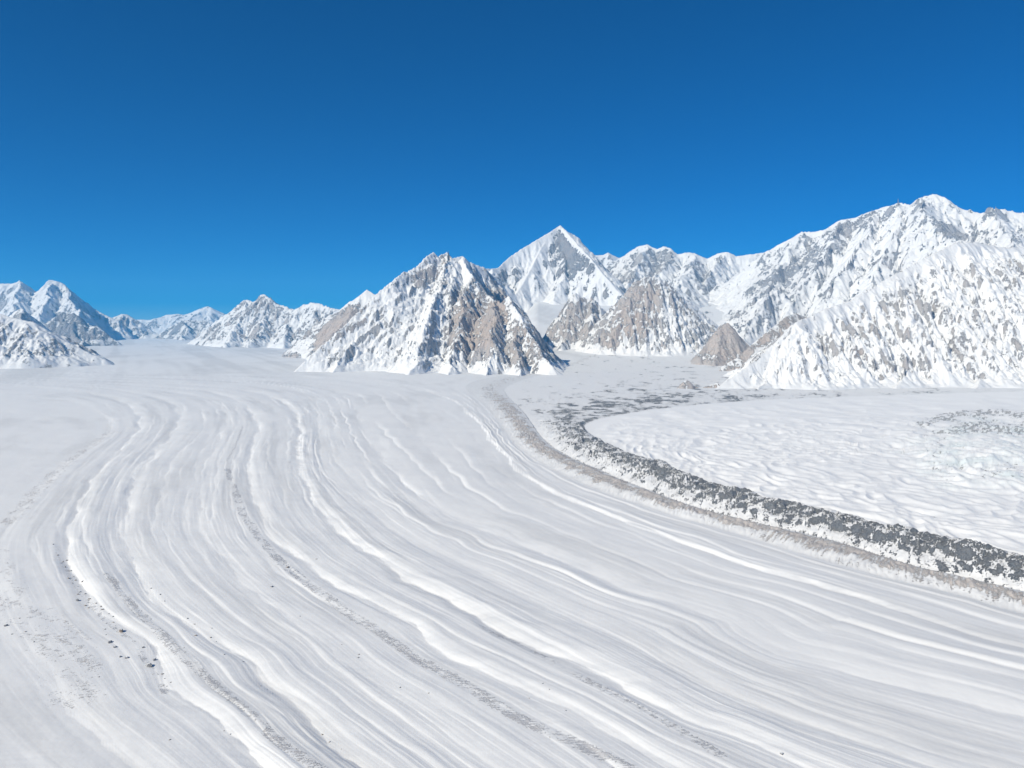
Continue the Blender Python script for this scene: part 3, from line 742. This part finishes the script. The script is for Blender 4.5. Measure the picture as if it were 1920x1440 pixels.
def ground_at(px, py):
    x, y = on_ground(px, py); a = math.atan2(x, y); r = math.hypot(x, y)
    i = int(round((a - a_d[0]) / DA)); j = int(np.abs(RG - r).argmin())
    i = min(max(i, 0), len(a_d) - 1)
    return X[j, i], Y[j, i], Z[j, i]

# ------------------------------------------------------------------ boulders
def rock_mat(name, c1, c2):
    m, nt, b = nodes(name)
    geo = N(nt, 'ShaderNodeTexCoord').outputs['Object']
    n = noise(nt, geo, 1.2, 7, .65)
    L = nt.links
    nrm = N(nt, 'ShaderNodeNewGeometry').outputs['Normal']
    sx = N(nt, 'ShaderNodeSeparateXYZ'); L.new(nrm, sx.inputs[0])
    sn = mapr(nt, math_(nt, 'ADD', sx.outputs[2], math_(nt, 'MULTIPLY', n, .5)), 1.05, 1.2)
    L.new(mixc(nt, sn, mixc(nt, mapr(nt, n, .35, .65), c1, c2), (.8, .815, .84)), b.inputs['Base Color'])
    b.inputs['Roughness'].default_value = .85
    bp = N(nt, 'ShaderNodeBump'); bp.inputs['Distance'].default_value = .15; L.new(n, bp.inputs['Height']); L.new(bp.outputs[0], b.inputs['Normal'])
    return m
BM = [rock_mat('boulder_grey', (.19, .19, .2), (.3, .295, .3)), rock_mat('boulder_brown', (.2, .16, .135), (.3, .25, .21))]
import bmesh
from mathutils import Vector, noise as mn
def boulder_mesh(seed, mat):
    bm = bmesh.new(); bmesh.ops.create_icosphere(bm, subdivisions=3, radius=1)
    rr = random.Random(seed)
    planes = [(Vector((rr.gauss(0, 1), rr.gauss(0, 1), rr.gauss(0, .7))).normalized(), rr.uniform(.55, .85)) for _ in range(9)]
    for v in bm.verts:
        for n_, d in planes:
            q = v.co.dot(n_) - d
            if q > 0: v.co -= n_ * q * .92
        v.co *= 1 + .09 * mn.noise(v.co * 2.1 + Vector((seed, 0, 0)))
        v.co.z *= .72
    me = bpy.data.meshes.new('boulder'); bm.to_mesh(me); bm.free(); me.materials.append(mat); return me
BME = [boulder_mesh(i, BM[i % 2]) for i in range(6)]
def boulder(px, py, size_px, mi, label, group=None, flat=1.):
    x, y, z = ground_at(px, py)
    r = math.hypot(x, y)
    s = size_px * .37 * r / F
    o = bpy.data.objects.new('boulder', BME[mi]); COL.objects.link(o)
    o.location = (x, y, z + s * .22); o.scale = (s * random.uniform(.9, 1.3), s * random.uniform(.8, 1.1), s * flat * random.uniform(.8, 1.1))
    o.rotation_euler = (random.uniform(-.2, .2), random.uniform(-.2, .2), random.uniform(0, 6.28))
    return tag(o, label, 'boulder', None, group)
boulder(227, 1183, 15, 1, 'broad brown boulder lying in the channel just left of the bright scarp')
boulder(206, 1204, 12, 0, 'dark wedge shaped boulder alone on flat snow, upper of a leaning pair')
boulder(216, 1212, 9, 2, 'flat dark boulder just below the wedge shaped one on flat snow')
boulder(145, 1126, 9, 0, 'small dark boulder at the upper left of the scattered stones beside the channel')
boulder(268, 1214, 8, 2, 'small dark boulder standing alone close against the lower scarp edge')
boulder(289, 1234, 9, 4, 'grey boulder at the bend of the channel under the bright scarp')
boulder(281, 1247, 17, 0, 'largest dark boulder with snow on top at the end of the channel')
boulder(238, 1232, 10, 2, 'dark boulder at the right end of a short row on flat snow')
boulder(225, 1230, 7, 4, 'small grey boulder at the left end of a short row on flat snow')
boulder(12, 1174, 10, 2, 'dark boulder at the left edge among brown stained snow')
boulder(366, 1192, 6, 1, 'small brown stone below the second shadowed channel')
boulder(510, 1101, 7, 2, 'lone dark stone on smooth snow right of the dotted snow ridges')
boulder(1466, 1414, 9, 2, 'lone dark boulder on the bright snow band near the bottom right')
boulder(1061, 1331, 5, 2, 'tiny dark stone on the crest of the long bright band')
boulder(1018, 1285, 5, 0, 'tiny dark stone near the middle of the striped slope')
boulder(750, 1291, 5, 0, 'tiny dark stone by the curved track on smooth snow')
boulder(540, 1064, 8, 1, 'brown stone patch beside the thin dark debris line')
boulder(1752, 968, 5, 2, 'tiny dark speck of rock out in the white snow basin')
cl = [('small dark stones lining the foot of the left bright scarp', 'stones along the left scarp',
       [(100, 1022), (108, 1040), (118, 1052), (125, 1048), (122, 1062), (132, 1066), (138, 1078), (142, 1086), (128, 1084), (145, 1098), (150, 1108), (160, 1112), (146, 1114), (168, 1122), (180, 1131), (190, 1138), (192, 1143), (204, 1152), (212, 1156), (160, 1134), (197, 1180), (199, 1191), (166, 1139), (155, 1090), (136, 1092), (213, 1166), (304, 1262), (309, 1272), (313, 1286), (420, 1368), (432, 1374)]),
      ('small stones dotted along the second shadowed channel', 'stones along the second channel',
       [(283, 1105), (300, 1117), (308, 1128), (352, 1161), (365, 1171), (395, 1195), (405, 1202), (421, 1230), (456, 1242), (488, 1287), (500, 1292), (510, 1300), (604, 1374), (618, 1388), (640, 1402), (398, 1180)]),
      ('tiny dark stones scattered on open snow between the ridges', 'stones scattered on open snow',
       [(562, 1158), (640, 1208), (673, 1227), (672, 1234), (804, 1304), (593, 1049), (320, 1280), (345, 1218), (22, 1190), (48, 1186), (64, 1206), (36, 1160), (186, 1270), (104, 1240), (318, 1390), (1030, 1296), (992, 1308)])]
for lab, grp, pts in cl:
    for p in pts: boulder(p[0], p[1], random.uniform(3.0, 6.0), random.randrange(6), lab, grp)

# ------------------------------------------------------------------ haze, sky, sun, camera
SUN_EL, SUN_AZ = math.radians(38), math.radians(-130)     # azimuth measured from the view direction, negative = left
me = bpy.data.meshes.new('haze'); bm = bmesh.new(); bmesh.ops.create_cube(bm, size=1); bm.to_mesh(me); bm.free()
hz = bpy.data.objects.new('haze', me); COL.objects.link(hz)
hz.scale = (90000, 60000, 2900 + 81); hz.location = (0, 18000, (2900 - 81) / 2)
tag(hz, 'thin pale blue air between the viewer and the far peaks', 'haze', 'stuff')
hm = bpy.data.materials.new('haze'); hm.use_nodes = True; nt = hm.node_tree; nt.nodes.clear()
out = nt.nodes.new('ShaderNodeOutputMaterial'); pv = nt.nodes.new('ShaderNodeVolumePrincipled')
pv.inputs['Color'].default_value = (.11, .53, 1, 1); pv.inputs['Density'].default_value = HAZE = 1.85e-5
pv.inputs['Anisotropy'].default_value = .1
nt.links.new(pv.outputs[0], out.inputs['Volume']); me.materials.append(hm)

w = bpy.data.worlds.new('World'); sc.world = w; w.use_nodes = True; nt = w.node_tree
bg = nt.nodes['Background']
sky = nt.nodes.new('ShaderNodeTexSky'); sky.sky_type = 'NISHITA'; sky.sun_disc = False
sky.sun_elevation = SUN_EL; sky.sun_rotation = SUN_AZ; sky.altitude = 5500; sky.air_density = 1.0; sky.dust_density = .0; sky.ozone_density = 8.0
hs = nt.nodes.new('ShaderNodeHueSaturation'); hs.inputs['Hue'].default_value = .501; hs.inputs['Saturation'].default_value = 1.6
nt.links.new(sky.outputs[0], hs.inputs['Color']); nt.links.new(hs.outputs[0], bg.inputs[0]); bg.inputs[1].default_value = .08
sl = bpy.data.lights.new('sun', 'SUN'); sl.energy = 3.9; sl.angle = math.radians(.5); sl.color = (1, .928, .765)
so = bpy.data.objects.new('sun', sl); COL.objects.link(so)
d = Vector((math.sin(SUN_AZ) * math.cos(SUN_EL), math.cos(SUN_AZ) * math.cos(SUN_EL), math.sin(SUN_EL)))
so.rotation_euler = (-d).to_track_quat('-Z', 'Y').to_euler()
cd = bpy.data.cameras.new('camera'); cd.sensor_width = 36; cd.lens = F / 1920 * 36; cd.clip_end = 300000; cd.clip_start = 1
co = bpy.data.objects.new('camera', cd); COL.objects.link(co); co.location = (0, 0, CAMZ); co.rotation_euler = (math.pi / 2 - PITCH, 0, 0)
sc.camera = co
sc.view_settings.view_transform = 'Standard'; sc.view_settings.look = 'None'; sc.view_settings.exposure = .19; sc.view_settings.gamma = 1
cy = sc.cycles; cy.use_denoising = True; cy.max_bounces = 8; cy.diffuse_bounces = 6; cy.volume_bounces = 1
print('total script', time.time() - T0)
